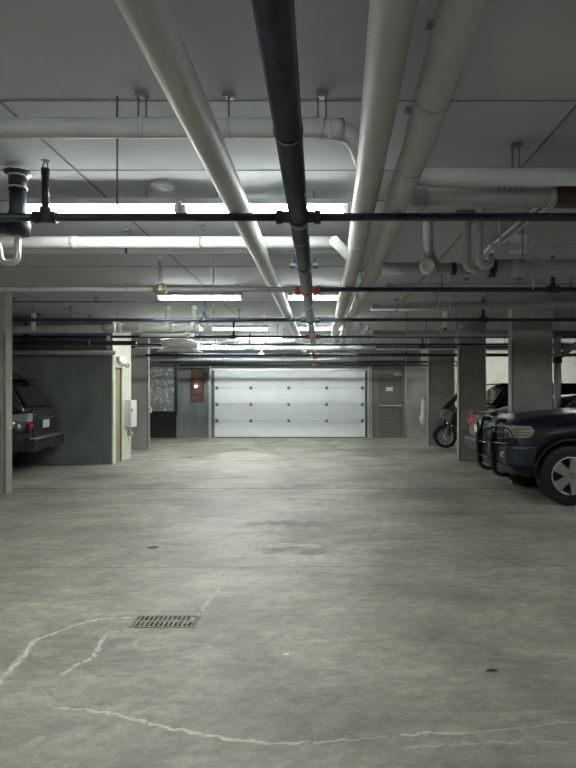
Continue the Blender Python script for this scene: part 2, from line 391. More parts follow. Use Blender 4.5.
d2 = struct('door_2', box(1.86, 2.63, 18.93, 18.98, .02, 2.12, bev=.004), 'doorg', 'grey-green steel exit door right of the garage door')
bm = bmesh.new(); bx(bm, 1.78, 1.86, 18.9, 19.0, 0, 2.2); bx(bm, 2.63, 2.71, 18.9, 19.0, 0, 2.2); bx(bm, 1.86, 2.63, 18.9, 19.0, 2.12, 2.2)
obj('door_frame', bm, 'frameg', d2)
pb = obj('push_bar', T([(1.9, 18.87, 1.06), (2.56, 18.87, 1.06)], .02), 'galv', d2, 'bright push bar')
obj('end_bracket', box(2.52, 2.6, 18.85, 18.93, 1.02, 1.11, bev=.005), 'galv', pb)
obj('end_bracket', box(1.87, 1.93, 18.86, 18.93, 1.03, 1.09, bev=.005), 'galv', pb)
obj('door_closer', box(2.35, 2.6, 18.87, 18.93, 2.04, 2.11, bev=.006), 'galv', d2)
obj('notice', box(2.10, 2.32, 18.924, 18.93, 1.53, 1.66), 'paper', d2, 'small white notice')
obj('kick_rail', box(1.88, 2.62, 18.915, 18.93, .62, .64), 'frameg', d2)
struct('trim_1', box(1.64, 1.78, 18.93, 19.0, 0, 2.62), 'frameg')
wl = struct('wall_panel', box(2.71, 3.45, 18.93, 19.0, 0, 2.4), 'col')
tag(obj('ceiling_conduit', T([(2.74, 18.9, 0.05), (2.74, 18.9, 2.95)], .015, seg=8), 'galv'), 'thin vertical conduit right of the grey exit door', 'conduit')

t = thing('foil_blanket', 'crinkled silver foil insulation sheet on the back wall, left of the garage door', 'insulation sheet', (-5.2, 18.8, .9))
bm = bmesh.new(); N = 24; R = random.Random(3); g = []
for j in range(N+1):
    row = []
    for i in range(N//2+1):
        row.append(bm.verts.new((-5.58+i/(N//2)*.76, 18.8-R.uniform(0, .045), .88+j/N*1.42)))
    g.append(row)
for j in range(N):
    for i in range(N//2): bm.faces.new((g[j][i], g[j][i+1], g[j+1][i+1], g[j+1][i]))
bmesh.ops.solidify(bm, geom=bm.faces[:], thickness=-.01)
obj('foil', bm, 'foil', t)
obj('backing_board', box(-5.6, -4.8, 18.82, 18.98, .86, 2.34), 'frameg', t)
tag(obj('recess_panel', box(-5.62, -4.78, 18.9, 18.98, 0, .85, bev=.01), 'dark'), 'dark panel standing in for the shaded recess below the silver foil sheet', 'recess panel')  # dark colour stands in for the shade of a recess
tag(obj('drain_stack', T([(-4.72, 18.7, .75), (-4.72, 18.7, 2.98)], .04), 'iron'), 'slim dark vertical pipe right of the silver foil sheet', 'pipe')
t = thing('alarm_board', 'dark red alarm board with a bright round bell left of the garage door', 'alarm board', (-4.08, 18.95, 1.2))
obj('board', box(-4.30, -3.88, 18.94, 18.99, 1.17, 2.28, bev=.006), 'brown', t)
obj('control_box', box(-4.26, -3.94, 18.86, 18.94, 1.42, 1.98, bev=.01), 'rust', t)
obj('bell', LA([(0, -.12), (.05, -.115), (.085, -.08), (.095, -.02), (.1, 0)], c=(-4.1, 18.86, 1.68), axis='Y'), 'galv', t)
obj('bulb', LA([(0, -.16), (.03, -.15), (.035, -.12), (.02, -.1)], c=(-4.1, 18.86, 1.68), axis='Y', seg=12), 'warm', t)
t = thing('door_operator', 'dark motor box on the back wall beside the garage door top', 'door opener', (-3.85, 18.9, 1.9))
obj('motor_case', box(-3.80, -3.66, 18.5, 18.8, 1.95, 2.3, bev=.02), 'dark', t)
obj('mount_bracket', box(-3.78, -3.7, 18.8, 19.0, 2.05, 2.2), 'rod', t)

# white bag hung by the far column
t = thing('hanging_bag', 'white bundle hanging from the left edge of the farthest right column', 'bundle', (2.84, 16.1, .55))
obj('bundle', LA([(0, 0), (.05, .01), (.10, .09), (.11, .2), (.07, .3), (.05, .42), (.06, .55), (.045, .66), (.02, .74), (0, .76)], c=(2.83, 16.12, .58), seg=14), 'paper', t)
obj('cord', T([(2.83, 16.12, 1.33), (2.93, 16.10, 1.5)], .006, seg=6), 'rod', t)

# ------------------------------------------------------------------ lamps
def lamp(cx, Y, label, L_=1.22, z=2.85, group='fluorescent strip lights under the ceiling'):
    t = thing('fluorescent_light', label, 'ceiling light', (cx, Y, z), group)
    x0, x1 = cx-L_/2, cx+L_/2
    bm = bmesh.new(); slab(bm, [(x0, Y-.03, z+.085), (x0, Y-.085, z+.025), (x0, Y+.085, z+.025), (x0, Y+.03, z+.085)], L_) ; obj('housing', bm, 'lampw', t)
    for dy in (-.035, .035):
        obj('tube', T([(x0+.03, Y+dy, z), (x1-.03, Y+dy, z)], .019, seg=10), 'tubef' if 12 < Y < 17 else 'tube', t)
    for x in (x0, x1-.03): obj('socket', box(x, x+.03, Y-.06, Y+.06, z-.022, z+.035, bev=.004), 'lampw', t)
    for x in (x0+.25, x1-.25): obj('hanger_rod', T([(x, Y, z+.09), (x, Y, CZ)], .004, seg=6), 'rod', t)
    return t
lamp(-1.67, 4.3, 'nearest glowing strip light, left of the white long pipe')
lamp(-.42, 4.3, 'nearest glowing strip light, ending at the two right white pipes')
lamp(-1.75, 8.3, 'second row glowing strip light on the left, above a branch pipe')
lamp(-.09, 8.3, 'second row glowing strip light crossing behind the black main pipe', L_=.82)
lamp(-1.75, 12.4, 'third row strip light left of the black main, far down the aisle')
lamp(.0, 12.4, 'third row strip light behind the black main, far down the aisle')
lamp(-1.9, 16.5, 'last row strip light on the left before the garage door')
lamp(.0, 16.5, 'last row strip light in the middle before the garage door')
lamp(-3.15, 12.4, 'added third row strip light that brightens the pale end wall at left')  # added to light the end face
lamp(-1.6, 14.6, 'added fill strip light between the third and last rows, left of the black main')  # added to brighten the far aisle and garage door
lamp(-3.3, 16.5, 'added last row fill strip light near the silver foil sheet')  # added for more light at the far end
lamp(4.9, 3.2, 'added fill strip light over the nearest right bay, outside the frame')  # added fill out of frame for the right columns and ceiling
lamp(-5.7, 5.0, 'added unseen fill strip light over the left bays, outside the aisle')  # added fill out of frame for the left wall
lamp(5.6, 6.2, 'added unseen fill strip light over the right bays, outside the aisle')  # added fill out of frame for the right side
lamp(5.2, 17.6, 'strip light over the parking bays at far right')
lamp(7.4, 17.6, 'strip light at far right beyond the parked black car')
lamp(-1.7, .2, 'unseen fill strip light overhead left, before the first row')  # out-of-view fill for the near floor and ceiling
lamp(-.3, .2, 'unseen fill strip light overhead right, before the first row')  # second fill lamp out of view above the camera
lamp(-1.0, -3.6, 'unseen fill strip light overhead at the back of the aisle')  # fill lamp behind the camera

# ------------------------------------------------------------------ pipes
def ring(bm, c, r, L_, axis):
    d = {'X': Vector((1, 0, 0)), 'Y': Vector((0, 1, 0)), 'Z': Vector((0, 0, 1))}[axis]*L_*.5
    c = Vector(c); return tube(bm, [c-d, c+d], r, seg=18)
def hang(t, x, y, z, r, axis='X', double=False, m='rod', top=CZ):
    bm = bmesh.new(); ring(bm, (x, y, z), r+.003, .022, axis); cl = obj('pipe_clamp', bm, 'white' if r > .035 and axis == 'X' or r > .07 else m, t)
    for dx in ((-.02, .02) if double else (0,)):
        xx, yy = (x+dx, y) if axis == 'X' else (x, y+dx)
        obj('hanger_rod', T([(xx, yy, z+r), (xx, yy, top)], .0055, seg=6), m, cl)
    obj('ceiling_anchor', box(x-.03, x+.03, y-.02, y+.02, top-.02, top), m, cl)
def pipe(label, pts, r, m, name='pipe', cat='pipe', rad=0, hangs=(), axis='X', rings=(), seg=18, group=None, double=False):
    P = [Vector(p) for p in pts]; mid = (P[0]+P[-1])/2
    t = thing(name, label, cat, mid, group)
    obj('run', T(pts, r, rad=rad, seg=seg), m, t)
    for (x, y, z, mm, rr, ll) in rings:
        bm = bmesh.new(); ring(bm, (x, y, z), rr, ll, axis); obj('coupling', bm, mm, t)
    for hh in hangs: hang(t, *hh, r=r, axis=axis, double=double)
    return t

# sprinkler main + six branches
MZ = 2.6; mx = lambda Y: -.13-.005*Y
t = thing('sprinkler_main', 'long black steel main pipe running down the middle of the ceiling', 'pipe', (-.15, 8, MZ))
obj('run', T([(mx(-4), -4, MZ), (mx(17.3), 17.3, MZ)], .06, seg=24), 'black', t)
for Y in (2.42, 7.4, 10.2, 13, 15.6): obj('coupling', T([(mx(Y), Y-.012, MZ), (mx(Y), Y+.012, MZ)], .064, seg=24), 'iron', t)
BY = (3.63, 6.2, 8.8, 11.5, 14.1, 16.8)
for i, Y in enumerate(BY):
    m_ = ('iron', 'red', 'iron', 'red', 'iron', 'rust')[i]
    bm = bmesh.new(); tube(bm, [(mx(Y), Y-.06, MZ), (mx(Y), Y+.06, MZ)], .068, seg=20)
    for s in (-1, 1):
        tube(bm, [(mx(Y)+s*.03, Y, MZ), (mx(Y)+s*.12, Y, MZ)], .036, seg=14); tube(bm, [(mx(Y)+s*.10, Y, MZ), (mx(Y)+s*.14, Y, MZ)], .044, seg=14)
    obj('tee_fitting', bm, m_, t, {'red': 'red painted tee fitting', 'rust': 'rusty tee fitting', 'iron': 'dark tee fitting'}[m_])
bm = bmesh.new(); Yc = 5.0
tube(bm, [(mx(Yc), Yc-.02, MZ), (mx(Yc), Yc+.02, MZ)], .072, seg=20)
for s in (-1, 1):
    bx(bm, mx(Yc)+s*.07, mx(Yc)+s*.12, Yc-.02, Yc+.02, MZ-.01, MZ+.012)
    tube(bm, [(mx(Yc)+s*.1, Yc, MZ-.03), (mx(Yc)+s*.1, Yc, MZ+.06)], .014, seg=8)
obj('clamp_coupling', bm, 'iron', t)
for Y in (1.2, 4.1, 7.0, 9.9, 13.4): hang(t, mx(Y), Y, MZ, .06, axis='Y')
obj('end_elbow', T([(mx(17.3), 17.2, MZ), (mx(17.3), 17.4, MZ), (mx(17.3)+.02, 17.45, 2.35)], .075, rad=.1), 'rust', t, 'rusty elbow at the far end')
obj('drain_valve', LA([(0, 0), (.06, .01), (.10, .05), (.07, .09), (.06, .16), (0, .16)], c=(mx(17.3)+.02, 17.45, 2.26), seg=14), 'rust', t)

names = ('nearest', 'second', 'third', 'fourth', 'fifth', 'farthest')
def branch(i, x0, x1, sprigs, m='black', mw=None):
    Y = BY[i]
    t = thing('branch_pipe', '%s dark sprinkler branch pipe crossing the aisle from side to side' % names[i], 'pipe', (0, Y, MZ), 'sprinkler branch pipes crossing the aisle')
    for a, b in ((x0, mx(Y)-.09), (mx(Y)+.09, x1)):
        obj('run', T([(a, Y, MZ), (b, Y, MZ)], .0255, seg=14), m if a < -1 else 'black', t)
    for x, mm in sprigs:
        bm = bmesh.new(); tube(bm, [(x-.055, Y, MZ), (x+.055, Y, MZ)], .036, seg=12); tube(bm, [(x, Y, MZ), (x, Y, MZ+.06)], .034, seg=12)
        tube(bm, [(x-.07, Y, MZ), (x-.05, Y, MZ)], .04, seg=12); tube(bm, [(x+.05, Y, MZ), (x+.07, Y, MZ)], .04, seg=12)
        tee = obj('tee_fitting', bm, 'brass' if mm == 'galv' else 'iron', t)
        ri = obj('riser', T([(x, Y, MZ+.05), (x, Y, 2.90)], .022, seg=12), 'pvc' if mm == 'galv' else mm, t)
        bm = bmesh.new(); tube(bm, [(x, Y, 2.86), (x, Y, 2.905)], .027, seg=8); 
        tube(bm, [(x-.014, Y, 2.90), (x-.016, Y, 2.93), (x, Y, 2.955)], .004, seg=6); tube(bm, [(x+.014, Y, 2.90), (x+.016, Y, 2.93), (x, Y, 2.955)], .004, seg=6)
        tube(bm, [(x, Y, 2.953), (x, Y, 2.957)], .026, seg=12)
        obj('sprinkler_head', bm, mm if mm == 'galv' else 'iron', ri)
    return t
branch(0, -5, 5, [(-1.74, 'iron')])
branch(1, -7, 7, [(-1.74, 'galv'), (2.48, 'iron')], 'grey')
branch(2, -8, 8, [(-1.80, 'iron'), (2.46, 'iron'), (-5.9, 'iron')])
branch(3, -9, 9, [(-1.76, 'iron'), (2.46, 'iron'), (-5.9, 'iron'), (6.6, 'iron')])
branch(4, -9, 9, [(-1.76, 'iron'), (2.46, 'iron'), (6.6, 'iron')])
branch(5, -9, 9, [(-1.76, 'galv'), (2.46, 'iron'), (6.6, 'iron')])

# long white pipes along the aisle
t = pipe('long white jacketed pipe left of the black main', [(-.56, -4, 2.7), (-.553, 1.77, 2.7), (-.54, 3.95, 2.7), (-.52, 17.2, 2.7)], .073, 'white', axis='Y', seg=28,
     hangs=[(-.54, 4.75, 2.7), (-.533, 8.6, 2.7), (-.525, 13, 2.7)])
t = pipe('long white jacketed pipe just right of the black main', [(.20, -4, 2.7), (.220, 1.77, 2.7), (.260, 3.12, 2.7), (.297, 5.4, 2.7), (.28, 7.3, 2.7), (.25, 15.5, 2.7)], .074, 'white', axis='Y', seg=28,
     hangs=[(.284, 4.6, 2.7), (.275, 8.6, 2.7)])
obj('wye_branch', T([(.28, 5.3, 2.71), (.20, 5.15, 2.76), (.10, 5.02, 2.82)], .045, rad=.05), 'pvc', t)
t = pipe('outer white jacketed pipe, farthest right of the long white pair', [(.35, -4, 2.7), (.434, 1.77, 2.7), (.466, 2.8, 2.7), (.475, 3.55, 2.7), (.505, 4.7, 2.7), (.51, 5.8, 2.7), (.48, 8.3, 2.7), (.42, 15.5, 2.7)], .072, 'white', axis='Y', seg=28,
     hangs=[(.452, 2.34, 2.7), (.469, 3.05, 2.7), (.487, 7.1, 2.7)])
obj('wye_branch', T([(.475, 3.40, 2.71), (.54, 3.62, 2.73), (.64, 3.7, 2.744)], .055, rad=.1), 'white', t)

# transverse pipes
YA = DZ(128, 2.83)
t = pipe('light grey transverse pipe high across the upper left of the view', [(-4.5, YA, 2.83), (.02, YA, 2.83), (.16, YA+.06, 2.83), (.235, YA+.22, 2.72)], .049, 'white', rad=.1, seg=22)
for x, dbl in ((-.905, True), (.0, True), (-1.9, False), (-.47, False)): hang(t, x, YA, 2.83, .049, double=dbl)
obj('wrapped_elbow', T([(.04, YA, 2.83), (.14, YA+.05, 2.83), (.23, YA+.2, 2.7)], [.055]*7, rad=.05, seg=16) if False else T([(.03, YA, 2.83), (.10, YA+.02, 2.83)], .056), 'white', t)
obj('long_rod', T([(-1.04, 2.93, CZ), (-1.04, 2.93, 2.42)], .005, seg=6), 'rod', t)
YB_ = DZ(177, 2.8)
t = pipe('light grey transverse pipe high on the upper right of the view', [(.47, YB_, 2.8), (5, YB_, 2.8)], .052, 'white', seg=20)
hang(t, 1.17, YB_, 2.8, .04, double=True); hang(t, .62, YB_, 2.8, .04)
t = pipe('thick pale pipe ending at the brown box at upper right', [(.60, 3.7, 2.744), (1.49, 3.7, 2.744)], .060, 'white', seg=22, rings=[(.64, 3.7, 2.744, 'white', .066, .05), (1.46, 3.7, 2.744, 'white', .064, .04)])
bm = bmesh.new()
for k in range(5): tube(bm, [(1.12+k*.035, 3.655, 2.80), (1.12+k*.035, 3.637, 2.77)], .003, seg=6)
obj('vent_slots', bm, 'rod', t)
t = thing('actuator_box', 'dark brown box with a yellow tag at the right edge near the ceiling', 'control box', (1.6, 3.7, 2.7))
obj('case', box(1.50, 1.86, 3.64, 3.78, 2.70, 2.82, bev=.01), 'brown', t)
bm = bmesh.new()
for k in range(7): ring(bm, (1.55+k*.045, 3.7, 2.835), .03, .022, 'X')
obj('cooling_fins', bm, 'galv', t)
obj('tag', box(1.62, 1.76, 3.62, 3.64, 2.655, 2.72, bev=.008), 'yellow', t, 'yellow hanging tag')
YD = 5.12
pipe('bright white transverse pipe just beyond the nearest strip lights', [(-4.8, YD, 2.83), (.12, YD, 2.83)], .050, 'pvc', seg=20, rings=[(-2.2, YD, 2.83, 'pvc', .054, .06)], hangs=[(-2.95, YD, 2.83), (-1.07, YD, 2.83), (-.12, YD, 2.83)])
pipe('thin pale pipe just beneath the bright white transverse pipe', [(-4.8, 5.32, 2.80), (.16, 5.32, 2.80)], .022, 'pvc', seg=14, hangs=[(-1.8, 5.32, 2.80)])
pipe('grey-green pipe at the right edge above the fat grey pipe', [(1.55, 5.35, 2.845), (6, 5.35, 2.845)], .030, 'grey', hangs=[(2.45, 5.35, 2.845), (3.6, 5.35, 2.845)])
pipe('fat grey drain pipe at the right edge with a dark coupling', [(1.42, 5.12, 2.6), (6, 5.12, 2.6)], .075, 'grey', seg=24, rings=[(1.50, 5.12, 2.6, 'iron', .083, .06), (1.72, 5.12, 2.6, 'white', .08, .12)], hangs=[(1.78, 5.12, 2.6), (3.4, 5.12, 2.6)])

# U-traps
t = thing('drain_trap', 'dark cast iron drain with U-bend hanging at the upper left picture edge', 'drain pipe', (-2.03, 3.85, 2.3))
x, y = -2.03, 3.85
obj('ceiling_flange', LA([(.06, 0), (.085, 0), (.085, .012), (.06, .02)], c=(x, y, 2.955)), 'iron', t)
obj('rubber_coupling', T([(x, y, 2.84), (x, y, 2.955)], .058), 'dark', t)
for z in (2.86, 2.94):
    bm = bmesh.new(); ring(bm, (x, y, z), .061, .012, 'Z'); obj('band_clamp', bm, 'galv', t)
obj('stack', T([(x, y, 2.84), (x, y, 2.66), (x-.12, y, 2.60), (x-.5, y, 2.60)], .052, rad=.12), 'iron', t)
obj('hub', LA([(.0, -.06), (.075, -.05), (.08, .02), (.06, .06), (0, .06)], c=(x, y, 2.60)), 'iron', t)
obj('u_bend', T([(x+.0, y, 2.58), (x+.0, y, 2.36), (x-.12, y, 2.36), (x-.12, y, 2.48), (x-.25, y, 2.56)], .022, rad=.06, seg=14), 'galv', t)
t = thing('drain_trap', 'grey pipe dropping from the ceiling to a pale stub right of the white pair', 'drain pipe', (.92, 5, 2.5))
obj('drop', T([(.92, 5.0, CZ), (.92, 5.0, 2.72), (.97, 5.0, 2.6)], .044, rad=.06), 'grey', t)
obj('stub', T([(.52, 5.0, 2.57), (.90, 5.0, 2.57)], .052), 'white', t)
obj('hub', LA([(0, -.06), (.06, -.05), (.06, .05), (0, .06)], c=(.95, 5.0, 2.57), axis='X'), 'grey', t)
obj('open_end', LA([(0, -.03), (.035, -.03), (.036, -.06), (.062, -.055), (.062, .03), (0, .03)], c=(.895, 4.95, 2.575), axis='Y'), 'pvc', t)
obj('tail', T([(1.0, 5.0, 2.57), (1.3, 5.05, 2.57)], .048), 'grey', t)
obj('band_clamp', T([(1.12, 5.02, 2.57), (1.16, 5.02, 2.57)], .056), 'iron', t)
t = thing('drain_trap', 'tall grey U-shaped pipe trap on the right, before the twin diagonal conduits', 'drain pipe', (1.2, 4.6, 2.5))
obj('long_leg', T([(1.255, 4.58, 2.995), (1.255, 4.58, 2.50), (1.34, 4.6, 2.50), (1.37, 4.66, 2.60), (1.62, 5.9, 2.86)], .027, rad=.06, seg=14), 'galv', t)
obj('short_leg', T([(1.17, 4.66, 2.93), (1.17, 4.66, 2.50), (1.27, 4.66, 2.49)], .034, rad=.06, seg=14), 'galv', t)
obj('bracket', box(1.08, 1.24, 4.62, 4.7, 2.93, 2.96), 'rod', t)
obj('cap', T([(1.255, 4.58, 2.90), (1.255, 4.58, 2.995)], .034), 'grey', t)
for k, (x, l) in enumerate(((1.66, 'left one of the twin slim conduits running back on the right'), (1.73, 'right one of the twin slim conduits running back on the right'))):
    pipe(l, [(x, 3.9, 2.93), (x, 6.1, 2.93), (x-.02, 6.2, 2.80)], .016, 'galv', name='conduit', cat='conduit', rad=.06, seg=10, axis='Y', hangs=[(x, 4.6, 2.93)])
t = thing('junction_box', 'pale square junction box on the ceiling at the right beyond the twin conduits', 'junction box', (1.9, 5.6, 2.8))
obj('box', box(1.82, 1.96, 5.5, 5.6, 2.84, CZ, bev=.006), 'box', t); obj('knockout', LA([(0, 0), (.015, 0), (.015, -.01), (0, -.01)], c=(1.89, 5.5, 2.9), axis='Y', seg=10), 'rod', t)

# mid-distance services
t = thing('plastic_drain_group', 'cluster of white plastic drain pipes with two drops, left beyond the second lights', 'drain pipe', (-2.9, 10, 2.6))
obj('collector', T([(-3.55, 10.0, 2.61), (-2.15, 10.0, 2.61)], .055), 'pvc', t)
for x in (-2.68, -2.22):
    obj('drop', T([(x, 10.0, CZ), (x, 10.0, 2.72), (x-.09, 10.0, 2.62)], .042, rad=.05), 'pvc', t)
    obj('collar', T([(x, 10, 2.93), (x, 10, 2.99)], .055), 'pvc', t)
for x in (-3.5, -3.15, -2.6, -2.16): obj('hub', T([(x-.04, 10, 2.61), (x+.04, 10, 2.61)], .066), 'pvc', t)
obj('lower_run', T([(-3.2, 10.15, 2.50), (-2.25, 10.15, 2.50)], .03), 'pvc', t)
obj('valve', LA([(0, -.06), (.05, -.04), (.05, .04), (0, .06)], c=(-2.35, 10.1, 2.50), axis='Y'), 'pvc', t)
pipe('fat grey pipe on the left leading to the white plastic cluster', [(-8, 10.3, 2.58), (-3.6, 10.05, 2.61)], .065, 'grey', hangs=[(-4.4, 10.1, 2.60), (-5.6, 10.16, 2.59)], rings=[(-3.7, 10.05, 2.61, 'white', .07, .2)])
t = thing('insulated_bend', 'lump of white wrapped pipe insulation beneath the plastic drain cluster', 'pipe insulation', (-2.9, 11.9, 2.4))
obj('wrap', T([(-3.3, 11.9, 2.52), (-2.95, 11.9, 2.54), (-2.55, 11.9, 2.46)], [.07, .1, .08]), 'pvc', t)
obj('flap', S([(-3.4, 11.86, 2.33), (-2.7, 11.84, 2.34), (-2.45, 11.86, 2.31), (-2.9, 11.9, 2.45), (-3.2, 11.9, 2.44)], .03), 'paper', t)
obj('strap', T([(-2.95, 11.9, 2.6), (-2.95, 11.9, CZ)], .006, seg=6), 'rod', t)
def simple(label, x0, x1, Y, Z, r, m, hs=(), name='pipe', cat='pipe'):
    return pipe(label, [(x0, Y, Z), (x1, Y, Z)], r, m, name=name, cat=cat, seg=14, hangs=[(x, Y, Z) for x in hs])
simple('slim ceiling conduit across the left, past the second branch pipe', -8, -2.4, 9.2, 2.94, .014, 'rod', (-4.9, -3.6), 'conduit', 'conduit')
simple('slim conduit across the right, past the second branch pipe', 1.2, 8, 7.6, 2.86, .013, 'rod', (1.9, 2.6), 'conduit', 'conduit')
simple('short white pipe right of the white pair in mid distance', .78, 1.75, 9.3, 2.83, .024, 'pvc', (1.2,))
simple('white pipe crossing behind the main just past the third branch', -2.1, .62, 10.5, 2.83, .032, 'pvc', (-1.5, -.6))
simple('grey-green pipe crossing right toward the nearest right column', .9, 6, 10.25, 2.54, .055, 'grey', (1.5, 2.4))
simple('grey pipe high across the right side, mid distance', .7, 8, 8.0, 2.70, .05, 'grey', (1.6, 2.3, 3.2))
simple('white pipe across the aisle below the third row lights', -3.2, 1.2, 13.0, 2.49, .05, 'pvc', (-2.4, -1, .5))
simple('thin white pipe across the aisle beyond the third row lights', -4.3, 1.0, 13.3, 2.52, .022, 'white', (-3.0, -1.3))
simple('white pipe across the aisle before the last row lights', -3.5, .8, 15.2, 2.86, .06, 'pvc', (-2.2, -.7))
simple('pale pipe low across the aisle near the garage door', -5.3, 1.0, 16.25, 2.40, .035, 'white', (-4.2, -2.8, -1.1, .4))
simple('dark conduit low across the aisle near the garage door', -5.0, 5.0, 17.6, 2.42, .028, 'dark', (-2.5, .9, 2.3))
simple('grey conduit just above the garage door', -4.6, 2.6, 18.3, 2.55, .03, 'grey', (-3.2, 0, 1.9))
simple('dark pipe over the right bays between the columns', .9, 9, 14.9, 2.45, .035, 'dark', (1.6, 4.9))
simple('grey pipe over the right bays before the farthest column', 1.2, 9, 15.5, 2.66, .04, 'grey', (1.9, 4.9))
simple('grey pipe over the wall top at far left', -8.5, -4.2, 11.75, 2.30, .045, 'grey', (-6.2, -4.8))
simple('dark pipe over the dark wall at far left', -8.5, -3.6, 11.2, 2.45, .045, 'dark', (-6, -4.5))
simple('pale slim pipe at left above the dark wall', -8.0, -3.0, 11.0, 2.66, .03, 'white', (-5.4, -3.9))
simple('dark pipe low across the aisle past the pale end wall', -4.2, 9, 13.7, 2.37, .025, 'dark', (-2.9, -.9, 1.1, 4.6))
simple('slim dark pipe across the aisle above the third row lights', -3.9, 9, 12.15, 2.50, .020, 'iron', (-2.6, .8, 2.2))
simple('dark pipe nearest the top of the garage door', -4.6, 4.5, 18.6, 2.36, .03, 'dark', (-2.0, 1.1))
simple('pale pipe across the right bays past the second branch pipe', .75, 7, 6.75, 2.74, .03, 'grey', (1.4, 2.9))
simple('pale pipe over the bays at the far right', 3.9, 9, 10.6, 2.78, .06, 'white', (4.6,))
for (x0, x1, Y, l) in ((.8, 2.9, 11.9, 'rack of small pale pipes hung right of the main beyond the fourth branch'), (-4.1, -2.6, 14.6, 'rack of small pale pipes hung left near the last lights')):
    t = thing('pipe_rack', l, 'pipe rack', ((x0+x1)/2, Y, 2.6))
    obj('channel', box(x0, x1, Y-.02, Y+.02, 2.74, 2.78), 'galv', t)
    n = 6
    for k in range(n):
        x = x0+.12+k*(x1-x0-.24)/(n-1)
        obj('small_pipe', T([(x, Y-.5, 2.803), (x, Y+.9, 2.803)], .022, seg=10), 'white' if k % 2 else 'galv', t)
    for x in (x0+.03, x1-.03): obj('hanger_rod', T([(x, Y, 2.78), (x, Y, CZ)], .007, seg=6), 'rod', t)
t = thing('pipe_rack', 'trapeze rack of pale pipes hung over the aisle before the last lights', 'pipe rack', (-1.2, 15.9, 2.6))
obj('channel', box(-2.4, .9, 15.88, 15.92, 2.78, 2.81), 'galv', t)
for k in range(9):
    x = -2.3+k*.38; obj('small_pipe', T([(x, 15.4, 2.835), (x, 16.25, 2.835)], .024, seg=10), 'white' if k % 2 else 'grey', t)
for x in (-2.35, -.75, .85): obj('hanger_rod', T([(x, 15.9, 2.81), (x, 15.9, CZ)], .007, seg=6), 'rod', t)
# small valve/tags
def strip(label, x, Y, z0, z1):
    t = thing('marker_strip', label, 'tag', (x, Y, z0)); obj('card', box(x-.035, x+.035, Y-.01, Y+.01, z0, z1, bev=.004), 'paper', t)
    obj('tie', T([(x, Y, z1), (x, Y, CZ)], .004, seg=6), 'rod', t)
strip('white hanging card at left beyond the third branch pipe', -4.75, 9.5, 2.52, 2.80)
strip('white hanging card at right before the nearest right column', 2.0, 9.4, 2.55, 2.82)
strip('white hanging card at left above the pale end wall', -4.2, 11.35, 2.35, 2.6)
t = thing('valve_body', 'teal wrapped valve hung beneath the far pipes left of the main', 'valve', (-1.9, 13.3, 2.5))
obj('body', LA([(0, -.1), (.06, -.09), (.07, 0), (.06, .09), (0, .1)], c=(-1.62, 12.9, 2.50), axis='X', seg=16), 'teal', t)
obj('handle', T([(-1.62, 12.9, 2.55), (-1.62, 12.9, 2.68)], .02), 'dark', t)
t = thing('smoke_detector', 'flat round grey disc on the ceiling above the nearest left strip light', 'detector', (-1.15, 4.16, CZ-.03))
obj('base', LA([(0, 0), (.075, 0), (.085, .01), (.085, .03), (0, .03)], c=(-1.15, 4.16, CZ-.03)), 'grey', t)
obj('sensor', LA([(0, 0), (.03, 0), (.035, .008), (0, .008)], c=(-1.15, 4.16, CZ-.038)), 'lampw', t)
# extra hanger rods, long verticals at mid distance
for (x, Y, z, l) in ((-1.24, 6.6, 2.35, 'bright thin threaded rod left of the white pipe, second row'), (-1.05, 11, 2.45, 'thin threaded rod left of the main, third row'), (-.95, 9.6, 2.55, 'thin rod between the second and third light rows'),
                     (1.62, 7.3, 2.45, 'thin rod at right past the pale stub'), (2.05, 5.6, 2.5, 'thin rod near the right U-shaped trap'), (1.35, 4.4, 2.62, 'short thin rod right of the white pair')):
    t = thing('threaded_rod', l, 'rod', (x, Y, z)); obj('rod', T([(x, Y, z), (x, Y, CZ)], .006, seg=6), 'galv', t); obj('nut', LA([(0, 0), (.016, 0), (.016, .02), (0, .02)], c=(x, Y, z+.05), seg=6), 'galv', t)

# dark drain pipe with diagonal behind the pickup
t = thing('drain_stack', 'dark vertical drain pipe with a diagonal branch right of the nearest right column', 'drain pipe', (4.08, 9.9, 0))
obj('stack', T([(4.06, 9.95, 0), (4.06, 9.95, 2.56), ], .062, seg=18), 'grey', t)
obj('diagonal_branch', T([(4.06, 9.95, 2.08), (4.28, 9.95, 2.25), (5.2, 9.95, 2.95)], .05, rad=.1), 'grey', t)
for z in (.9, 2.05): obj('hub', T([(4.06, 9.95, z-.05), (4.06, 9.95, z+.05)], .075), 'iron', t)

